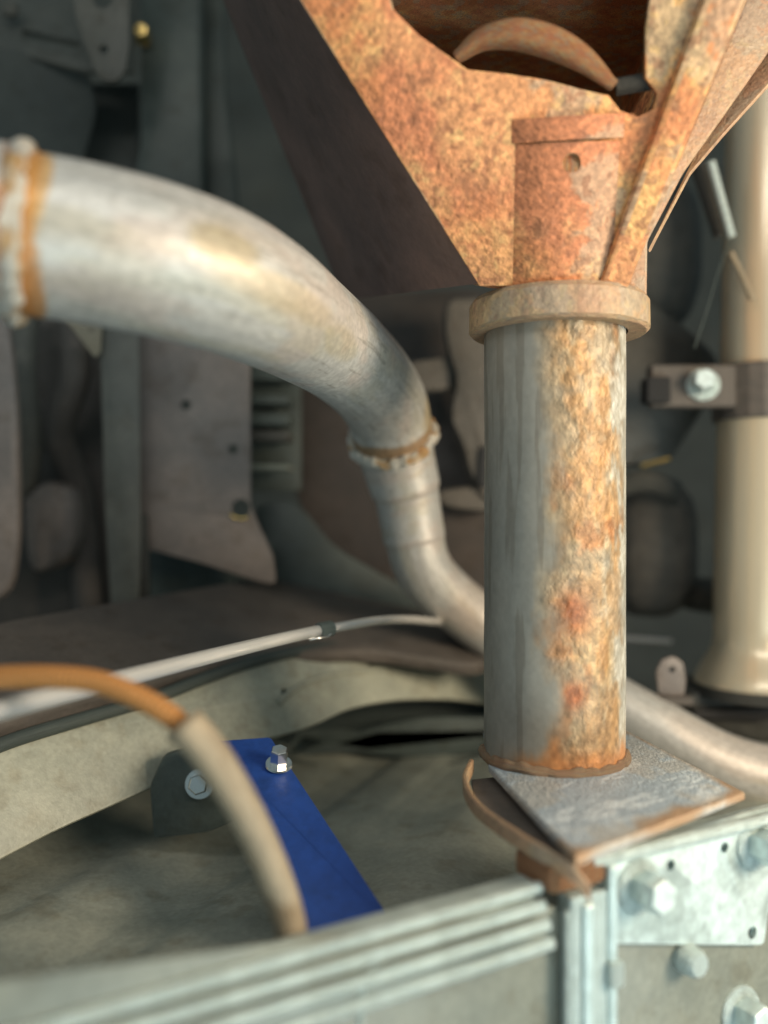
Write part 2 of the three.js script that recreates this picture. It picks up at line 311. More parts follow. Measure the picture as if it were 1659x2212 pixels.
{
  const o = thing('corner_upright', 'grey metal corner upright with bright folded edges below the head plate', 'upright', onEdge(0.005, -0.2));
  const prof = (w, d, r) => box(w, 0.22, d, r, new THREE.Matrix4());
  const at = (px, out, w, d, r, top) => { const q = hit(px, 1900, face), g = box(w, 0.22, d, r, basis(D, UPV, NF, V(q.x, CY - 0.118 - 0.11 + top, q.z).addScaledVector(NF, out))); return g; };
  part('web', at(1272, -0.0026, 0.0170, 0.008, 0.0012, -0.012), mat.zinc, o);
  part('fold', at(1262, 0.0012, 0.0052, 0.0048, 0.0022, -0.014), mat.alu, o);
  part('fold', at(1315, 0.0010, 0.0042, 0.0046, 0.0020, -0.003), mat.alu, o);
  part('lip', at(1222, 0.0004, 0.0018, 0.003, 0.0008, -0.016), mat.zinc, o);
  const q = hit(1316, 2095, face);
  part('clip', box(0.006, 0.009, 0.004, 0.0014, basis(D, UPV, NF, q.clone().addScaledVector(NF, 0.003))), mat.zinc, o);
}
{
  const o = thing('equipment_housing', 'pale zinc housing with bolts and holes right of the corner upright', 'housing', onEdge(0.06, -0.2));
  part('front_plate', plate([[1326, 1845], [1690, 1735], [1652, 2044], [1330, 2040]], { n: NF, a: onEdge(0, 0, -0.002) }, 0.0026, { corner: 0.003, holes: [[1449, 1869, 12], [1565, 1831, 11], [1625, 2015, 12]] }), mat.zinc, o);
  part('lower_plate', plate([[1326, 2000], [1800, 1960], [1800, 2420], [1326, 2420]], { n: NF, a: onEdge(0, 0, -0.0052) }, 0.003, { corner: 0.002 }), mat.olive, o);
  part('side_plate', plate([[1652, 1750], [1820, 1700], [1820, 2040], [1640, 2060]], { n: NF, a: onEdge(0, 0, -0.006) }, 0.002, {}), mat.zinc, o);
  part('inner_box', box(0.15, 0.07, 0.008, 0.003, basis(D, UPV, NF, onEdge(0.085, -0.040, -0.0135))), mat.zinc, o);
  const g = tube([onEdge(-0.001, 0.0000, 0), onEdge(0.19, 0.0000, 0)], 0.0027, { straight: true, n: 16 });
  part('top_bead', g, mat.alu, o);
  part('top_flange', box(0.20, 0.0022, 0.012, 0.0008, basis(D, UPV, NF, onEdge(0.098, -0.0010, -0.0065))), mat.zinc, o);
  const s = hit(1497, 2078, face).addScaledVector(NF, -0.0056);
  const studP = [[0, 0], [0.0052, 0], [0.0056, 0.003], [0.0050, 0.0075], [0.0040, 0.0092], [0, 0.0096]].map((q) => new THREE.Vector2(...q));
  part('stud', toCreasedNormals(new THREE.LatheGeometry(studP, 28), 0.5).applyMatrix4(basis(D, NF, UPV.clone().negate(), s)).scale(1, 1, 1), mat.zinc, o);
}
for (const [px, py, r, h, label] of [[1386, 1919, 0.0066, 0.011, 'bright hex bolt beside the corner upright on the zinc housing'], [1640, 1826, 0.0068, 0.010, 'bright hex bolt near the top edge of the zinc housing'], [1622, 2200, 0.0068, 0.010, 'bright hex bolt low on the dull plate below the zinc housing']]) {
  const c = hit(px, py, face).addScaledVector(NF, py > 2100 ? -0.0052 : -0.002);
  bolt(label, c, NF.clone().add(V(0, 0.06, 0)).normalize(), r, h, mat.zinc, 'bolts of the zinc housing');
}

// ---------- rusty support stand ----------
{
  const yT = CY - 0.110, o = thing('support_stand', 'rusty steel stand: flared sheet head, collar, tube column and scraped square plate', 'stand', V(0.0767, yT, -0.40));
  const cx = 0.0767, cz = -0.40;
  const toCam = V(-cx, 0, -cz).normalize();
  const col = [];
  for (let k = 0; k <= 40; k++) col.push(V(cx, CY + 0.094 - (0.204 * k) / 40, cz));
  part('column', tube(col, 0.0313, { straight: true, n: 96, ref: toCam, lump: 0.0007, lumpF: 14, lumpS: 7 }), mat.post, o);
  part('weld_bead', bead(V(cx, yT + 0.0010, cz), V(0, 1, 0), 0.0316, 0.0019, 401), mat.rustGrey, o);
  // collar
  const cp = [[0.0305, 0.0800], [0.0384, 0.0797], [0.0400, 0.0812], [0.0398, 0.0925], [0.0382, 0.0948], [0.0305, 0.0960]].map((q) => new THREE.Vector2(...q));
  part('collar', toCreasedNormals(uvScale(new THREE.LatheGeometry(cp, 72), 0.25, 0.05).translate(0.0785, CY, cz), 0.5), mat.rustGrey, o);
  // square head plate
  const N = V(0.0613, 0, -0.283), R = V(0.142, 0, -0.349), L = V(0.036, 0, -0.41), B = R.clone().add(L).sub(N);
  const sh = new THREE.Shape([N, R, B, V(0.050, 0, -0.445), V(0.0455, 0, -0.385)].map((p) => new THREE.Vector2(p.x, p.z)));
  const pg = new THREE.ExtrudeGeometry(sh, { depth: 0.0012, bevelSize: 0.0013, bevelOffset: -0.0013, bevelThickness: 0.0013, bevelSegments: 3 }).rotateX(Math.PI / 2);
  pg.translate(0, yT - 0.0013, 0);
  { // u, v over the plate
    const u1 = R.clone().sub(N), v1 = L.clone().sub(N), det = u1.x * v1.z - u1.z * v1.x, p = pg.attributes.position, uv = pg.attributes.uv;
    for (let k = 0; k < p.count; k++) { const x = p.getX(k) - N.x, z = p.getZ(k) - N.z; const dy = (p.getY(k) - yT) * 11; uv.setXY(k, (x * v1.z - z * v1.x) / det - dy * 0.3, (u1.x * z - u1.z * x) / det + dy); }
  }
  part('head_plate', toCreasedNormals(pg, 0.5), mat.plate, o);
  // curled lip along the plate's left edge
  const lipP = [P(1018, 1650, 0.39), P(1005, 1690, 0.366), P(1034, 1745, 0.338), P(1130, 1815, 0.308), P(1235, 1880, 0.291), P(1276, 1925, 0.289)];
  const lc = new THREE.CatmullRomCurve3(lipP, false, 'centripetal').getSpacedPoints(50), ring = [];
  {
    const pos = [], uv = [], idx = [], prof = [[0.0005, 0.0022], [0.0012, 0.0015], [0.0011, -0.0034], [-0.0011, -0.0034], [-0.0012, 0.0015], [-0.0005, 0.0022]];
    lc.forEach((p, i) => { const t = lc[Math.min(50, i + 1)].clone().sub(lc[Math.max(0, i - 1)]); t.y = 0; t.normalize(); const s = V(-t.z, 0, t.x);
      prof.forEach(([a, b], j) => { const q = p.clone().addScaledVector(s, a).add(V(0, b, 0)); pos.push(q.x, q.y, q.z); uv.push(i * 0.0026, j * 0.004); }); });
    for (let i = 0; i < 50; i++) for (let j = 0; j < 6; j++) { const a = i * 6 + j, b = i * 6 + (j + 1) % 6, c = a + 6, d = b + 6; idx.push(a, b, c, c, b, d); }
    for (const e of [0, 300]) idx.push(...[0, 1, 5, 1, 4, 5, 1, 2, 4, 2, 3, 4].map((k) => k + e));
    const g = new THREE.BufferGeometry(); g.setAttribute('position', new THREE.Float32BufferAttribute(pos, 3)); g.setAttribute('uv', new THREE.Float32BufferAttribute(uv, 2)); g.setIndex(idx);
    part('curled_lip', toCreasedNormals(g, 0.6), mat.rustGrey, o);
  }
  part('under_bracket', box(0.024, 0.010, 0.022, 0.003, basis(D, UPV, NF, V(0.0610, CY - 0.1225, -0.308))), mat.rust, o);

  { // sheet added between lip and plate, the groove's shade put into its brown
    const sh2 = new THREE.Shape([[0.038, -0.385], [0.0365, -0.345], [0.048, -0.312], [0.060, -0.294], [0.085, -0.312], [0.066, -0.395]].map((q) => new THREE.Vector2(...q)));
    part('added_trough', new THREE.ExtrudeGeometry(sh2, { depth: 0.002, bevelEnabled: false }).rotateX(Math.PI / 2).translate(0, yT - 0.0062, 0), mat.brown, o);
  }
  // flared sheet head
  const fp = planeOf(P(1040, 605, 0.372), P(1340, 605, 0.372), P(1100, -100, 0.330));
  const holeOut = [[830, -60], [850, 20], [905, 75], [975, 125], [1010, 150], [1090, 158], [1180, 172], [1262, 194], [1316, 206], [1340, 238], [1378, 252], [1412, 236], [1420, 204], [1394, 168], [1396, 60], [1412, -60]];
  part('front_sheet', plate([[1036, 618], [1350, 618], [1660, -140], [560, -140]], fp, 0.003, { holes: [holeOut.slice().reverse()], bevel: 0.0006 }), mat.rust, o);
  {
    const ev = new Evaluator(); ev.useGroups = false;
    const ax = (px, py) => hit(px, py, fp).addScaledVector(fp.n, -0.0290), R0 = 0.0357;
    const solid = (a, b, rr) => { const n = 8, q = []; for (let k = 0; k <= n; k++) q.push(a.clone().lerp(b, k / n)); return tube(q, rr, { straight: true, n: 96, ref: fp.n }); };
    const cut = (geo, tool) => { const A = new Brush(geo), Bq = new Brush(tool); A.updateMatrixWorld(); Bq.updateMatrixWorld(); return ev.evaluate(A, Bq, SUBTRACTION).geometry; };
    const c = hit(1226, 368, fp), pin = new THREE.CylinderGeometry(0.0040, 0.0036, 0.012, 28).rotateX(Math.PI / 2).translate(c.x + 0.0002, c.y, c.z + 0.0120);
    const g = uvScale(cut(solid(ax(1226, 308), ax(1214, 622), R0), pin), 0.065, 0.224);
    const tubeMesh = part('inner_tube', g, mat.rust, o);
    part('rim', uvScale(solid(ax(1227, 252), ax(1226, 303), R0 + 0.0009), 0.012, 0.23), mat.rust, tubeMesh);
  }
  // rolled lip and dark latch in the opening
  part('rolled_lip', tube([P(985, 125, 0.350), P(1040, 86, 0.346), P(1110, 74, 0.343), P(1190, 92, 0.342), P(1262, 130, 0.342), P(1325, 185, 0.346)], (t) => 0.0024 + 0.0036 * Math.sin(Math.min(1, t * 1.02) * Math.PI), { n: 24 }), mat.rust, o);
  part('latch_pin', tube([P(1330, 188, 0.352), P(1400, 176, 0.350), P(1440, 170, 0.352)], 0.0034, { n: 20 }), mat.castDark, o);
  part('added_top_sheet', box(0.15, 0.003, 0.13, 0.001, new THREE.Matrix4().setPosition(V(0.066, CY + 0.226, -0.415))), mat.rust, o);  // unseen lid added to keep the inside of the head dark
  // right border rib, standing proud
  part('border_rib', plate([[1288, 640], [1352, 640], [1672, -140], [1572, -140]], { n: fp.n, a: fp.a.clone().addScaledVector(fp.n, 0.0060) }, 0.0075, { bevel: 0.0026 }), mat.rust, o);
  // right side sheets, edges towards the viewer
  part('side_sheet', plate([[1330, 688], [1398, 676], [1400, 520], [1478, 372], [1600, 200], [1760, -30], [1760, -140], [1668, -140], [1345, 610]], flat(0.384), 0.003, { bevel: 0.0012, corner: 0.002 }), mat.rustGrey, o);
  part('side_sheet', plate([[1400, 540], [1490, 372], [1560, 290], [1760, 70], [1760, -40], [1600, 130]], planeOf(P(1400, 540, 0.392), P(1760, 70, 0.392), P(1600, 130, 0.41)), 0.0022, { bevel: 0.0009 }), mat.rustGrey, o);
  // left sheet in a darker smooth brown, and the closed inside
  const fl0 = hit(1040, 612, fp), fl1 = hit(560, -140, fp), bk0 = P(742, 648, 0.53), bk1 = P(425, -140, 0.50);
  const fr0 = hit(1343, 612, fp), fr1 = hit(1650, -140, fp), br0 = P(1170, 585, 0.53), br1 = P(1400, -140, 0.50);
  const quadSheet = (a0, a1, b0, b1, out, grow = 0) => {            // a thin sheet between two edges, its thickness away from `out`
    const nrm = a1.clone().sub(a0).cross(b0.clone().sub(a0)).normalize(); if (nrm.dot(out) < 0) nrm.negate();
    const pos = [], uv = [], idx = [], n = 12, w = a0.distanceTo(b0), h = a0.distanceTo(a1), K = (n + 1) * (n + 1);
    for (const d of [-grow, -grow - 0.003]) for (let p = 0; p <= n; p++) for (let q = 0; q <= n; q++) {
      const v = a0.clone().lerp(a1, p / n).lerp(b0.clone().lerp(b1, p / n), q / n).addScaledVector(nrm, d); pos.push(v.x, v.y, v.z); uv.push(q / n * w, p / n * h); }
    for (let p = 0; p < n; p++) for (let q = 0; q < n; q++) { const a = p * (n + 1) + q, b = a + 1, c = a + n + 1, d = c + 1; idx.push(a, b, c, c, b, d, a + K, c + K, b + K, c + K, d + K, b + K); }
    const rim = []; for (let q = 0; q <= n; q++) rim.push(q); for (let p = 1; p <= n; p++) rim.push(p * (n + 1) + n); for (let q = n - 1; q >= 0; q--) rim.push(n * (n + 1) + q); for (let p = n - 1; p >= 0; p--) rim.push(p * (n + 1));
    for (let k = 0; k < rim.length - 1; k++) { const a = rim[k], b = rim[k + 1]; idx.push(a, a + K, b, b, a + K, b + K); }
    const g = new THREE.BufferGeometry(); g.setAttribute('position', new THREE.Float32BufferAttribute(pos, 3)); g.setAttribute('uv', new THREE.Float32BufferAttribute(uv, 2)); g.setIndex(idx);
    return toCreasedNormals(g, 0.5);
  };
  part('left_sheet', quadSheet(fl0, fl1, bk0, bk1, V(-1, 0, 0.3)), mat.plainBrown, o);
  part('added_right_sheet', quadSheet(fr0, fr1, br0, br1, V(1, 0, 0.2), 0.0005), mat.rust, o);  // added to keep the warm lamp out of the head
  part('back_sheet', quadSheet(bk0.clone().lerp(bk1, 0.12).lerp(br0, 0.06), bk1.clone().lerp(br1, 0.06), br0.clone().lerp(bk0, 0.04), br1.clone().lerp(bk1, 0.04), V(0, 0, -1), 0.006), mat.rust, o);
}

// ---------- welded exhaust pipe ----------
{
  const o = thing('exhaust_pipe', 'bright bent steel exhaust pipe with rusty weld rings, passing behind the rusty column', 'pipe', P(835, 1000, 0.54));
  const pts = [P(60, 508, 0.279), P(180, 527, 0.284), P(320, 557, 0.292), P(450, 596, 0.306), P(555, 643, 0.335), P(655, 705, 0.392), P(745, 770, 0.455), P(806, 832, 0.503), P(836, 885, 0.528), P(847, 936, 0.540)];
  const heat = [206, 132, 62], brown = [150, 104, 56];
  part('main_tube', tube(pts, (t) => 0.0250 - 0.0004 * ss(0.9, 1, t), { n: 72, steps: 120 }), pipeMat([[0.0, 0.5, 0.014, 0.9, heat, 0.7], [0.012, 0.42, 0.012, 0.12, [222, 160, 80], 0.6], [0.014, 0.66, 0.012, 0.1, [214, 140, 72], 0.7], [0.16, 0.47, 0.035, 0.05, [186, 166, 128], 0.55], [0.26, 0.53, 0.12, 0.05, [196, 176, 140], 0.45], [0.42, 0.55, 0.10, 0.06, [200, 184, 148], 0.4], [1, 0.5, 0.022, 0.9, brown, 0.6], [0.97, 0.35, 0.05, 0.2, [196, 160, 96], 0.4]], 501), o);
  part('inlet_tube', tube([P(-190, 482, 0.268), P(-60, 494, 0.274), P(40, 505, 0.278)], [0.0262, 0.0266, 0.0264], { n: 72, steps: 20 }), pipeMat([[1, 0.5, 0.12, 0.9, [186, 120, 70], 0.7], [0.8, 0.55, 0.15, 0.1, [190, 130, 100], 0.6]], 521), o);
  const dirL = pts[1].clone().sub(pts[0]).normalize();
  part('weld_bead', bead(P(40, 505.5, 0.2783), dirL, 0.0256, 0.0022, 531), mat.bead, o);
  const wl = pts[9].clone(), dirD = pts[9].clone().sub(pts[8]).normalize();
  part('weld_bead', bead(P(848, 944, 0.541), dirD, 0.0256, 0.0027, 541), mat.bead, o);
  const q0 = P(850, 952, 0.543), q1 = P(859, 992, 0.546), q2 = P(878, 1062, 0.552), q3 = P(897, 1170, 0.558);
  part('sleeve', tube([q0, P(855, 975, 0.5445), q1, P(867, 1022, 0.549), q2, P(880, 1071, 0.5527)], (t) => (t < 0.12 ? 0.0240 : t < 0.9 ? 0.0236 - 0.0022 * t : 0.0214 - 0.02 * (t - 0.9)), { n: 64, steps: 50 }), pipeMat([[0, 0.5, 0.2, 0.9, [196, 164, 112], 0.6]], 551), o);
  part('sleeve', tube([P(877, 1058, 0.5515), P(884, 1100, 0.555), P(893, 1150, 0.5575), P(898, 1180, 0.5585)], (t) => (t < 0.86 ? 0.0200 - 0.0006 * t : 0.0195 - 0.014 * (t - 0.86)), { n: 64, steps: 50 }), pipeMat([], 561), o);
  part('tail_tube', tube([P(896, 1160, 0.558), P(904, 1200, 0.560), P(922, 1240, 0.565), P(955, 1277, 0.574), P(1010, 1324, 0.590), P(1080, 1378, 0.598), P(1180, 1440, 0.590), P(1300, 1508, 0.572), P(1420, 1578, 0.556), P(1530, 1640, 0.545), P(1600, 1668, 0.540), P(1700, 1690, 0.535), P(1850, 1705, 0.53)], [0.0184, 0.0184, 0.0183, 0.0184, 0.019, 0.0198, 0.0205, 0.0208], { n: 64, steps: 140 }), pipeMat([[0.2, 0.4, 0.1, 0.2, [230, 206, 188], 0.3], [0.8, 0.35, 0.16, 0.12, [232, 208, 190], 0.3]], 571), o);  // paler pink tints along the upper side
}

// ---------- damper strut with its clamp on the right ----------
{
  const o = thing('damper_strut', 'glossy cream upright strut tube with flared foot at the right', 'strut', P(1640, 1470, 0.62));
  const s = [[1668, -160], [1662, 200], [1654, 500], [1648, 760]].map(([x, y]) => P(x, y, 0.60)), s2 = [[1644, 880], [1640, 1100], [1636, 1300]].map(([x, y]) => P(x, y, 0.60));
  part('upper_tube', tube([...s, P(1646, 830, 0.60)], 0.0274, { n: 64, steps: 30 }), mat.strut, o);
  part('lower_tube', tube([P(1645, 850, 0.60), ...s2, P(1636, 1360, 0.60), P(1638, 1405, 0.60), P(1640, 1450, 0.60), P(1642, 1478, 0.60)], (t) => 0.0283 + 0.0156 * ss(0.80, 1.0, t) ** 1.5, { n: 64, steps: 60 }), mat.strut, o);
  part('foot_flange', tube([P(1642, 1474, 0.60), P(1642, 1498, 0.60)], 0.045, { straight: true, n: 48 }), mat.castDark, o);
  part('seam_bar', tube([P(1578, 545, 0.566), P(1600, 590, 0.567), P(1624, 648, 0.569)], 0.0018, { n: 12 }), mat.beige, o);
}
{
  const o = thing('strut_clamp', 'dark brown band clamp with rubber end round the cream strut', 'clamp', P(1600, 910, 0.58));
  const cc = P(1646, 852, 0.60);
  const ring = new THREE.LatheGeometry([[0.0278, -0.0180], [0.0314, -0.0180], [0.0322, -0.0168], [0.0322, 0.0168], [0.0314, 0.0180], [0.0278, 0.0180]].map((q) => new THREE.Vector2(...q)), 64);
  part('band', toCreasedNormals(ring, 0.5).translate(cc.x, cc.y, cc.z), mat.brown, o);
  part('ear', box(0.056, 0.028, 0.012, 0.002, new THREE.Matrix4().setPosition(P(1492, 836, 0.586))), mat.brown, o);
  part('rubber_end', box(0.016, 0.0172, 0.016, 0.002, new THREE.Matrix4().setPosition(P(1416, 845, 0.580))), mat.rubber, o);
}
bolt('chrome hex bolt through the ear of the strut clamp', P(1518, 832, 0.579), V(-0.25, 0.15, 1).normalize(), 0.0072, 0.013, mat.zinc);
{
  const o = thing('control_rod', 'short pale metal rod leaning beside the cream strut', 'rod', P(1578, 512, 0.56));
  part('shaft', tube([P(1536, 350, 0.56), P(1580, 512, 0.56)], 0.0026, { straight: true, n: 16 }), mat.zinc, o);
  part('sleeve', tube([P(1512, 360, 0.575), P(1562, 508, 0.575)], 0.0060, { straight: true, n: 20 }), mat.castDark, o);
}
solo('thin_wire', 'hair thin wire hanging between the control rod and the clamp bolt', 'wire', tube([P(1576, 520, 0.55), P(1548, 600, 0.545), P(1524, 680, 0.54), P(1500, 752, 0.535)], 0.0003, { n: 8 }), mat.greyMetal);

// ---------- right background castings ----------
function blob(c, rx, ry, rz, s, amp = 0.06) {
  const g = new THREE.SphereGeometry(1, 56, 40), p = g.attributes.position;
  for (let k = 0; k < p.count; k++) { const x = p.getX(k), y = p.getY(k), z = p.getZ(k), u = 0.5 + Math.atan2(x, z) / (2 * Math.PI), v = 0.5 + y * 0.5, q = Math.abs(y) > 0.97 ? 1 : 1 + amp * (fbm(u, v * 0.99, 6, 4, 3, s) - 0.5); const sq = (a, e) => Math.sign(a) * Math.abs(a) ** e; p.setXYZ(k, c.x + sq(x, 0.8) * rx * q, c.y + sq(y, 0.7) * ry * q, c.z + sq(z, 0.8) * rz * q); }
  g.computeVertexNormals(); return g;
}
{
  const o = thing('gear_housing', 'dark cast rounded housing between the rusty column and the cream strut', 'housing', P(1420, 1330, 0.66));
  part('upper_shell', blob(P(1395, 560, 0.70), 0.038, 0.062, 0.05, 601), mat.castDark, o);
  part('cover', plate([[1320, 640], [1400, 640], [1470, 690], [1560, 770], [1540, 860], [1450, 1000], [1320, 1010]], flat(0.655), 0.02, { bevel: 0.006, corner: 0.01 }), mat.castDark, o);
  part('lower_shell', blob(P(1398, 1180, 0.70), 0.034, 0.055, 0.05, 607), mat.cast, o);
  part('rib', tube([P(1330, 1052, 0.645), P(1395, 1040, 0.642), P(1460, 1062, 0.648)], 0.008, { n: 18 }), mat.castDark, o);
  part('foot', blob(P(1530, 1285, 0.68), 0.024, 0.013, 0.03, 611), mat.castDark, o);
  part('pin', tube([P(1385, 1006, 0.64), P(1448, 990, 0.632)], 0.0018, { straight: true, n: 12 }), mat.brass, o);
}
{
  const o = thing('pipe_hanger', 'small pale bracket with a hole above the tail of the exhaust pipe', 'bracket', P(1450, 1490, 0.57));
  part('tab', plate([[1424, 1500], [1418, 1450], [1432, 1424], [1456, 1418], [1476, 1432], [1482, 1470], [1478, 1505]], flat(0.56), 0.003, { holes: [[1452, 1446, 10]], corner: 0.002 }), mat.mauve, o);
  part('foot', box(0.024, 0.006, 0.012, 0.002, new THREE.Matrix4().setPosition(P(1452, 1512, 0.56))), mat.brown, o);
}
{
  const o = thing('rubber_mount', 'dark rubber block mount under the foot of the cream strut', 'mount', P(1600, 1600, 0.56));
  part('block', plate([[1480, 1500], [1560, 1478], [1760, 1495], [1760, 1600], [1640, 1612], [1500, 1560]], flat(0.59), 0.05, { bevel: 0.006, corner: 0.008 }), mat.castDark, o);
  part('strap', plate([[1500, 1535], [1640, 1530], [1760, 1500], [1760, 1530], [1650, 1560], [1500, 1552]], flat(0.583), 0.005, { bevel: 0.0015 }), mat.rubber, o);
}

// ---------- thin line with fitting ----------
{
  const o = thing('brake_line', 'pale thin metal line rising from the left edge past a clip to the exhaust pipe', 'metal line', P(350, 1450, 0.38));
  part('thick_line', tube([P(-140, 1572, 0.262), P(0, 1532, 0.285), P(200, 1482, 0.325), P(420, 1426, 0.375), P(600, 1382, 0.42), P(694, 1361, 0.445)], [0.0036, 0.0035, 0.0032, 0.0029], { n: 24, steps: 60 }), mat.rod, o);
  part('thin_line', tube([P(690, 1362, 0.444), P(745, 1352, 0.455), P(810, 1341, 0.475), P(870, 1338, 0.505), P(930, 1342, 0.55), P(1010, 1350, 0.64), P(1180, 1364, 0.70), P(1340, 1378, 0.70), P(1450, 1386, 0.70)], 0.0024, { n: 20, steps: 60 }), mat.rod, o);
  part('fitting', tube([P(688, 1363, 0.4435), P(716, 1357, 0.449)], 0.0040, { straight: true, n: 12 }), mat.greyMetal, o);
  part('clip', tube([P(668, 1382, 0.438), P(690, 1378, 0.440), P(708, 1374, 0.443), P(718, 1364, 0.4465)], 0.0007, { n: 8 }), mat.chrome, o);
}

// ---------- cable in orange conduit with beige sleeve ----------
{
  const o = thing('conduit_cable', 'orange corrugated conduit running into a beige hose behind the ribbed sill', 'cable', P(400, 1570, 0.27));
  const op = [P(-150, 1468, 0.285), P(0, 1463, 0.28), P(110, 1462, 0.277), P(210, 1473, 0.275), P(300, 1507, 0.272), P(370, 1548, 0.27), P(420, 1590, 0.27)];
  part('orange_conduit', tube(op, (t) => 0.00345 + 0.00024 * Math.sin(t * 300), { n: 24, steps: 420 }), mat.orange, o);
  part('beige_hose', tube([P(398, 1566, 0.269), P(440, 1612, 0.270), P(490, 1685, 0.271), P(545, 1785, 0.273), P(590, 1885, 0.275), P(622, 1980, 0.276), P(640, 2080, 0.276)], (t) => 0.0061 - 0.0012 * t, { n: 32, steps: 80, lump: 0.0004, lumpF: 8, lumpS: 33 }), mat.beige, o);
  part('hose_mouth', tube([P(394, 1562, 0.269), P(402, 1571, 0.269)], 0.0064, { straight: true, n: 28 }), mat.beige, o);
}

// ---------- blue bar with two bolts ----------
{
  const bp = planeOf(P(520, 1600, 0.42), P(620, 1600, 0.42), P(700, 1990, 0.33));
  solo('blue_bar', 'flat tapering deep blue bar behind the beige hose', 'bar', plate([[448, 1600], [585, 1590], [862, 2010], [650, 2060]], bp, 0.006, { bevel: 0.0014, corner: 0.002 }), mat.blue);
  bolt('shiny hex bolt at the upper end of the blue bar', hit(602, 1653, bp), bp.n.clone().add(V(0.1, 0.2, 0)).normalize(), 0.0042, 0.0075, mat.chrome);
  const o = thing('dark_bracket', 'dark rounded bracket behind the beige hose', 'bracket', P(390, 1760, 0.44));
  part('sheet', plate([[322, 1700], [352, 1632], [450, 1600], [520, 1620], [540, 1760], [450, 1800], [330, 1815]], flat(0.435), 0.006, { bevel: 0.002, corner: 0.003 }), mat.liner, o);
  bolt('shiny hex bolt on the dark bracket left of the beige hose', P(432, 1693, 0.4345), V(0.1, 0.25, 1).normalize(), 0.0050, 0.009, mat.chrome);
}

// ---------- arched shroud and liners behind the cable ----------
{
  const o = thing('arched_shroud', 'grey arched sheet shroud with small holes below the thin metal line', 'shroud', P(720, 1600, 0.56));
  const sp = planeOf(P(400, 1560, 0.47), P(1050, 1560, 0.62), P(700, 1400, 0.56));
  part('arch', plate([[-200, 1700], [0, 1612], [180, 1556], [330, 1512], [430, 1474], [560, 1430], [700, 1402], [860, 1396], [1000, 1408], [1130, 1430], [1130, 1520], [980, 1510], [860, 1512], [760, 1530], [680, 1565], [600, 1590], [540, 1602], [500, 1622], [440, 1648], [330, 1700], [150, 1780], [-200, 1930]], sp, 0.004, { smooth: 130, bevel: 0.0012, holes: [[800, 1440, 9], [615, 1497, 12], [[874, 1420], [886, 1424], [882, 1456], [876, 1456]]] }), mat.shroud, o);
  part('flange', tube([[-200, 1697], [0, 1609], [180, 1553], [330, 1509], [430, 1470], [560, 1426], [700, 1399], [860, 1393], [1000, 1405], [1130, 1428]].map(([x, y]) => hit(x, y, sp)), 0.0036, { n: 16 }), mat.liner, o);
  part('crease', tube([[600, 1520], [640, 1486], [700, 1462], [770, 1448], [830, 1446]].map(([x, y]) => hit(x, y, sp).addScaledVector(sp.n, -0.0005)), 0.0022, { n: 12 }), mat.shroud, o);
}
{
  const o = thing('wheel_liner', 'dark blue grey curved liner behind the shroud and the rusty column', 'liner', P(850, 1700, 0.7));
  const lens = (y0, y1, Z, th, m, dx) => part('lobe', plate([[560 + dx, y0 + 78], [680 + dx, y0 + 40], [800 + dx, y0 + 8], [960, y0], [1180, y0 + 12], [1180, y1], [960, y1 + 20], [800 + dx, y1 + 22], [660 + dx, y1 + 2], [590 + dx, y1 - 22]], flat(Z), th, { smooth: 70, bevel: 0.004 }), m, o);
  lens(1548, 1618, 0.62, 0.01, mat.liner, 70);
  lens(1500, 1660, 0.66, 0.008, mat.liner, -20);
  part('apron', plate([[480, 1640], [620, 1640], [760, 1668], [950, 1655], [1180, 1620], [1180, 1840], [1040, 1800], [940, 1742], [820, 1712], [640, 1700], [480, 1690]], flat(0.60), 0.006, { smooth: 80, bevel: 0.002 }), mat.teal, o);
}

// ---------- floor pan with ribs running away from the viewer ----------
{
  const dir = V(0.36, 0.0, -0.93).normalize(), o = thing('floor_pan', 'dull grey ribbed sheet floor behind the sill bar', 'floor pan', V(-0.1, CY - 0.165, -0.42));
  const side = V(0, 1, 0).cross(dir).normalize();
  const prof = [], N = 120, W = 0.62;
  for (let k = 0; k <= N; k++) { const a = -W / 2 + (W * k) / N, y = 0.0028 * ss(0.2, 0.8, 0.5 + 0.5 * Math.sin(a * 92)) + 0.004 * Math.sin(a * 31 + 1); prof.push([a, y]); }
  const closed = [...prof, ...prof.slice().reverse().map(([a, y]) => [a, y - 0.0025])];
  {
    const A = new Brush(extrudeAlong(closed, dir, 0.62, V(-0.03, CY - 0.172, -0.235), V(0, 1, 0), 0.4)), Bx = new Brush(new THREE.BoxGeometry(1.6, 0.6, 0.6).applyMatrix4(basis(D, UPV, NF, onEdge(0, -0.05, 0.3 - 0.022))));
    A.updateMatrixWorld(); Bx.updateMatrixWorld();
    const ev = new Evaluator(); ev.useGroups = false;
    part('pan_sheet', ev.evaluate(A, Bx, SUBTRACTION).geometry, mat.pan, o);   // the floor stops at the sill
  }
}
solo('side_member', 'long dark brown boxed beam sloping behind the thin metal line', 'beam', plate([[-200, 1400], [0, 1340], [240, 1300], [460, 1262], [640, 1236], [900, 1250], [1060, 1330], [1060, 1440], [800, 1400], [560, 1410], [300, 1478], [0, 1556], [-200, 1620]], planeOf(P(0, 1340, 0.50), P(600, 1250, 0.66), P(200, 1600, 0.40)), 0.01, { bevel: 0.003, corner: 0.02 }), mat.brown);

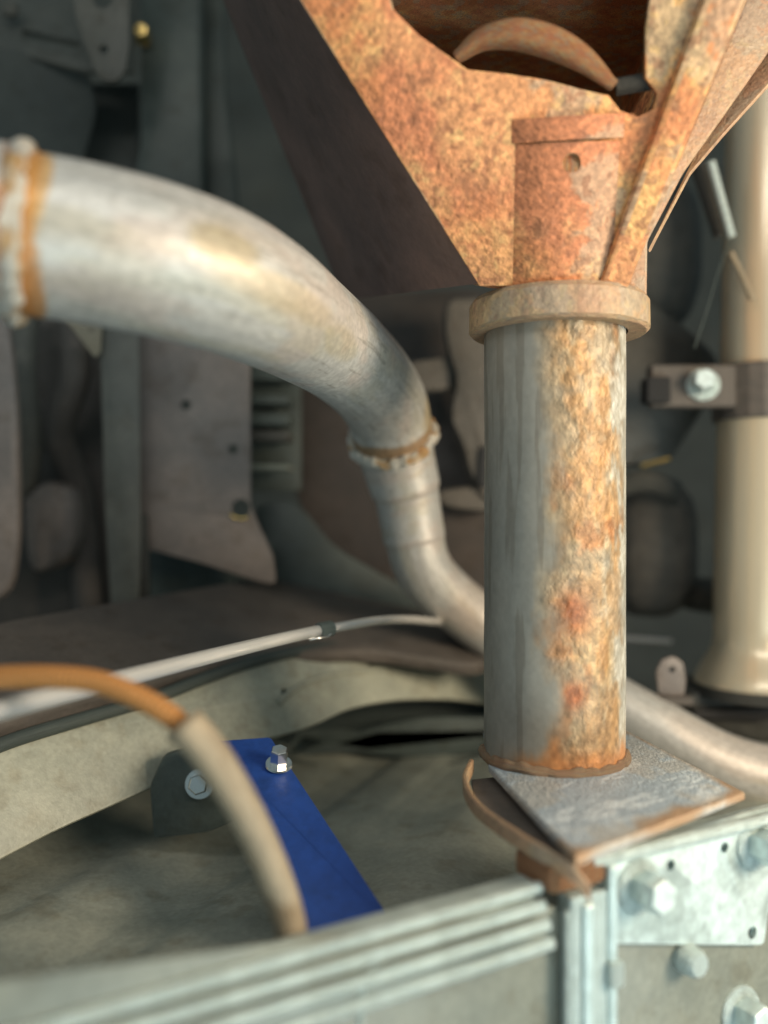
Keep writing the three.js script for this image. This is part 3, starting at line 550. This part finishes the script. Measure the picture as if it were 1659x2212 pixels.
// ---------- left background ----------
{
  const o = thing('bulkhead_panel', 'mauve grey folded sheet panel with three round holes below the exhaust pipe', 'panel', P(400, 1300, 0.62));
  const fs = part('face_sheet', plate([[296, 600], [540, 600], [541, 1090], [556, 1128], [590, 1200], [596, 1262], [560, 1256], [440, 1218], [312, 1184], [300, 1100]], flat(0.615), 0.003, { holes: [[401, 874, 14], [503, 970, 14], [520, 1098, 23]], corner: 0.004 }), mat.mauve, o);
  part('edge_flange', plate([[212, 640], [300, 640], [304, 1190], [300, 1335], [240, 1335], [226, 1100]], flat(0.600), 0.003, { corner: 0.003, bevel: 0.0014 }), mat.flange, o);
  part('hinge_strip', plate([[300, 1110], [316, 1110], [322, 1320], [302, 1326]], flat(0.606), 0.006, { bevel: 0.001 }), mat.castDark, o);
  part('hole_rim', tube([P(498, 1112, 0.6135), P(510, 1119, 0.6135), P(524, 1121, 0.6135), P(536, 1117, 0.6135)], 0.0011, { n: 10 }), mat.brass, fs);
  part('backing', plate([[310, 1150], [600, 1220], [620, 1330], [310, 1330]], flat(0.66), 0.004, {}), mat.liner, o);
}
{
  const o = thing('cooling_fins', 'short stack of dark horizontal fins right of the holed panel', 'fins', P(580, 1020, 0.66));
  for (const [y, h, m] of [[800, 40, mat.liner], [862, 20, mat.liner], [905, 26, mat.liner], [940, 24, mat.castDark], [1008, 12, mat.shroud]]) part('fin', plate([[530, y - h / 2], [625, y - h / 2 + 3], [625, y + h / 2], [530, y + h / 2]], flat(0.645 + (y % 7) * 0.002), 0.03, { bevel: 0.0016, corner: 0.002 }), m, o);
  part('core', plate([[530, 740], [650, 740], [650, 1060], [530, 1060]], flat(0.69), 0.01, {}), mat.liner, o);
}
solo('sloped_cover', 'dark mauve brown sloping sheet cover behind the lower exhaust bend', 'cover', plate([[630, 640], [1060, 620], [1120, 1300], [960, 1320], [800, 1250], [690, 1170], [640, 1080], [618, 960]], planeOf(P(640, 900, 0.72), P(1060, 900, 0.68), P(900, 1300, 0.66)), 0.006, { bevel: 0.002, corner: 0.02 }), painted(0.125, 0.108, 0.104, 0.6));
solo('inner_apron', 'dark teal sheet apron below the sloping cover', 'apron', plate([[545, 1090], [640, 1080], [720, 1180], [860, 1262], [1080, 1310], [1080, 1400], [700, 1360], [560, 1300]], flat(0.655), 0.006, { bevel: 0.002, corner: 0.012 }), mat.liner);
{
  const o = thing('cast_bracket', 'rough cast grey bracket between the exhaust bend and the rusty column', 'bracket', P(1000, 1080, 0.64));
  part('body', plate([[960, 640], [1075, 640], [1075, 1090], [1040, 1080], [1010, 1010], [1000, 960], [968, 900], [990, 820], [962, 740]], flat(0.635), 0.022, { bevel: 0.005, corner: 0.012 }), mat.cast, o);
  part('arm', plate([[880, 780], [1000, 765], [1000, 838], [890, 850]], flat(0.645), 0.012, { bevel: 0.004, corner: 0.006 }), mat.cast, o);
  part('shelf', plate([[930, 1060], [1075, 1040], [1075, 1110], [960, 1100]], flat(0.640), 0.03, { bevel: 0.006, corner: 0.01 }), mat.cast, o);
  part('slot_plug', plate([[1032, 968], [1056, 960], [1056, 1052], [1032, 1056]], flat(0.632), 0.01, { bevel: 0.002, corner: 0.004 }), mat.rubber, o);
}
{
  const o = thing('channel_post', 'dark grey green upright channel above the exhaust pipe', 'post', P(365, 520, 0.66));
  part('web', plate([[300, -160], [430, -160], [438, 560], [288, 560], [292, 360], [304, 300]], flat(0.655), 0.02, { bevel: 0.003, corner: 0.004, holes: [[318, 84, 19]] }), mat.teal, o);
  part('inner_lip', plate([[430, -160], [482, -160], [486, 200], [520, 480], [540, 600], [436, 600]], flat(0.69), 0.01, { bevel: 0.002 }), mat.teal, o);
}
{
  const c = P(312, 85, 0.651), o = thing('brass_fitting', 'brass fitting poking out of the hole in the channel post', 'fitting', c.clone());
  const g = hexBolt(c, V(0.1, -0.1, 1).normalize(), 0.0055, 0.014); part('head', g.head, mat.brass, o); part('collar', tube([P(300, 84, 0.66), P(312, 85, 0.65)], 0.0045, { straight: true, n: 20 }), mat.brass, o);
}
{
  const o = thing('hanging_bracket', 'rounded pale grey bracket plate with two holes left of the channel post', 'bracket', P(230, 175, 0.60));
  part('sheet', plate([[140, -160], [278, -160], [278, 100], [268, 160], [242, 178], [212, 168], [196, 130], [170, 60], [160, 20]], flat(0.605), 0.004, { corner: 0.006, holes: [[222, -6, 26], [224, 107, 13]] }), mat.bracket, o);
}
{
  const o = thing('left_casing', 'large dark grey sheet casing with a slot above the exhaust pipe', 'casing', P(100, 560, 0.68));
  part('upper_face', plate([[-250, -160], [290, -160], [290, 150], [180, 150], [-250, 40]], planeOf(P(-250, 0, 0.66), P(290, 0, 0.66), P(0, 130, 0.64)), 0.006, { bevel: 0.002, holes: [[[48, 62], [50, 82], [170, 104], [172, 90]]] }), mat.flange, o);
  part('lower_face', plate([[-250, 80], [130, 118], [190, 150], [210, 240], [160, 420], [120, 620], [-250, 620]], planeOf(P(-200, 120, 0.635), P(150, 150, 0.65), P(0, 500, 0.70)), 0.006, { bevel: 0.003, corner: 0.01 }), mat.slate, o);
  part('corner_face', plate([[170, 180], [300, 180], [300, 620], [110, 620]], flat(0.71), 0.006, {}), mat.slate, o);
  part('rivet', blob(P(22, 20, 0.640), 0.006, 0.006, 0.004, 643, 0.02), mat.bracket, o);
}
{
  const o = thing('junction_cluster', 'dim brown cluster of boxes and hoses at the left below the exhaust pipe', 'cluster', P(100, 1300, 0.66));
  part('side_sheet', plate([[-200, 640], [12, 640], [36, 860], [40, 1180], [20, 1300], [-200, 1320]], flat(0.58), 0.01, { bevel: 0.004, corner: 0.02 }), mat.mauve, o);
  part('box', plate([[40, 1080], [90, 1040], [150, 1060], [165, 1140], [140, 1210], [60, 1230]], flat(0.66), 0.03, { bevel: 0.01, smooth: 50 }), mat.mauve, o);
  part('hose', tube([P(60, 640, 0.67), P(50, 800, 0.66), P(62, 960, 0.67), P(40, 1100, 0.68)], 0.010, { n: 24 }), mat.flange, o);
  part('hose', tube([P(150, 660, 0.66), P(165, 800, 0.65), P(130, 940, 0.67), P(170, 1060, 0.69), P(190, 1340, 0.69)], 0.011, { n: 24 }), mat.brown, o);
  part('back_sheet', plate([[-200, 640], [225, 640], [240, 1360], [-200, 1400]], flat(0.71), 0.006, {}), mat.brown, o);
}
solo('pipe_gusset', 'small pale triangular gusset tucked under the exhaust pipe', 'gusset', plate([[118, 660], [222, 660], [216, 762], [204, 772]], flat(0.595), 0.003, { holes: [[196, 712, 7]], corner: 0.002 }), painted(0.42, 0.38, 0.30, 0.5));

renderer.render(scene, camera);
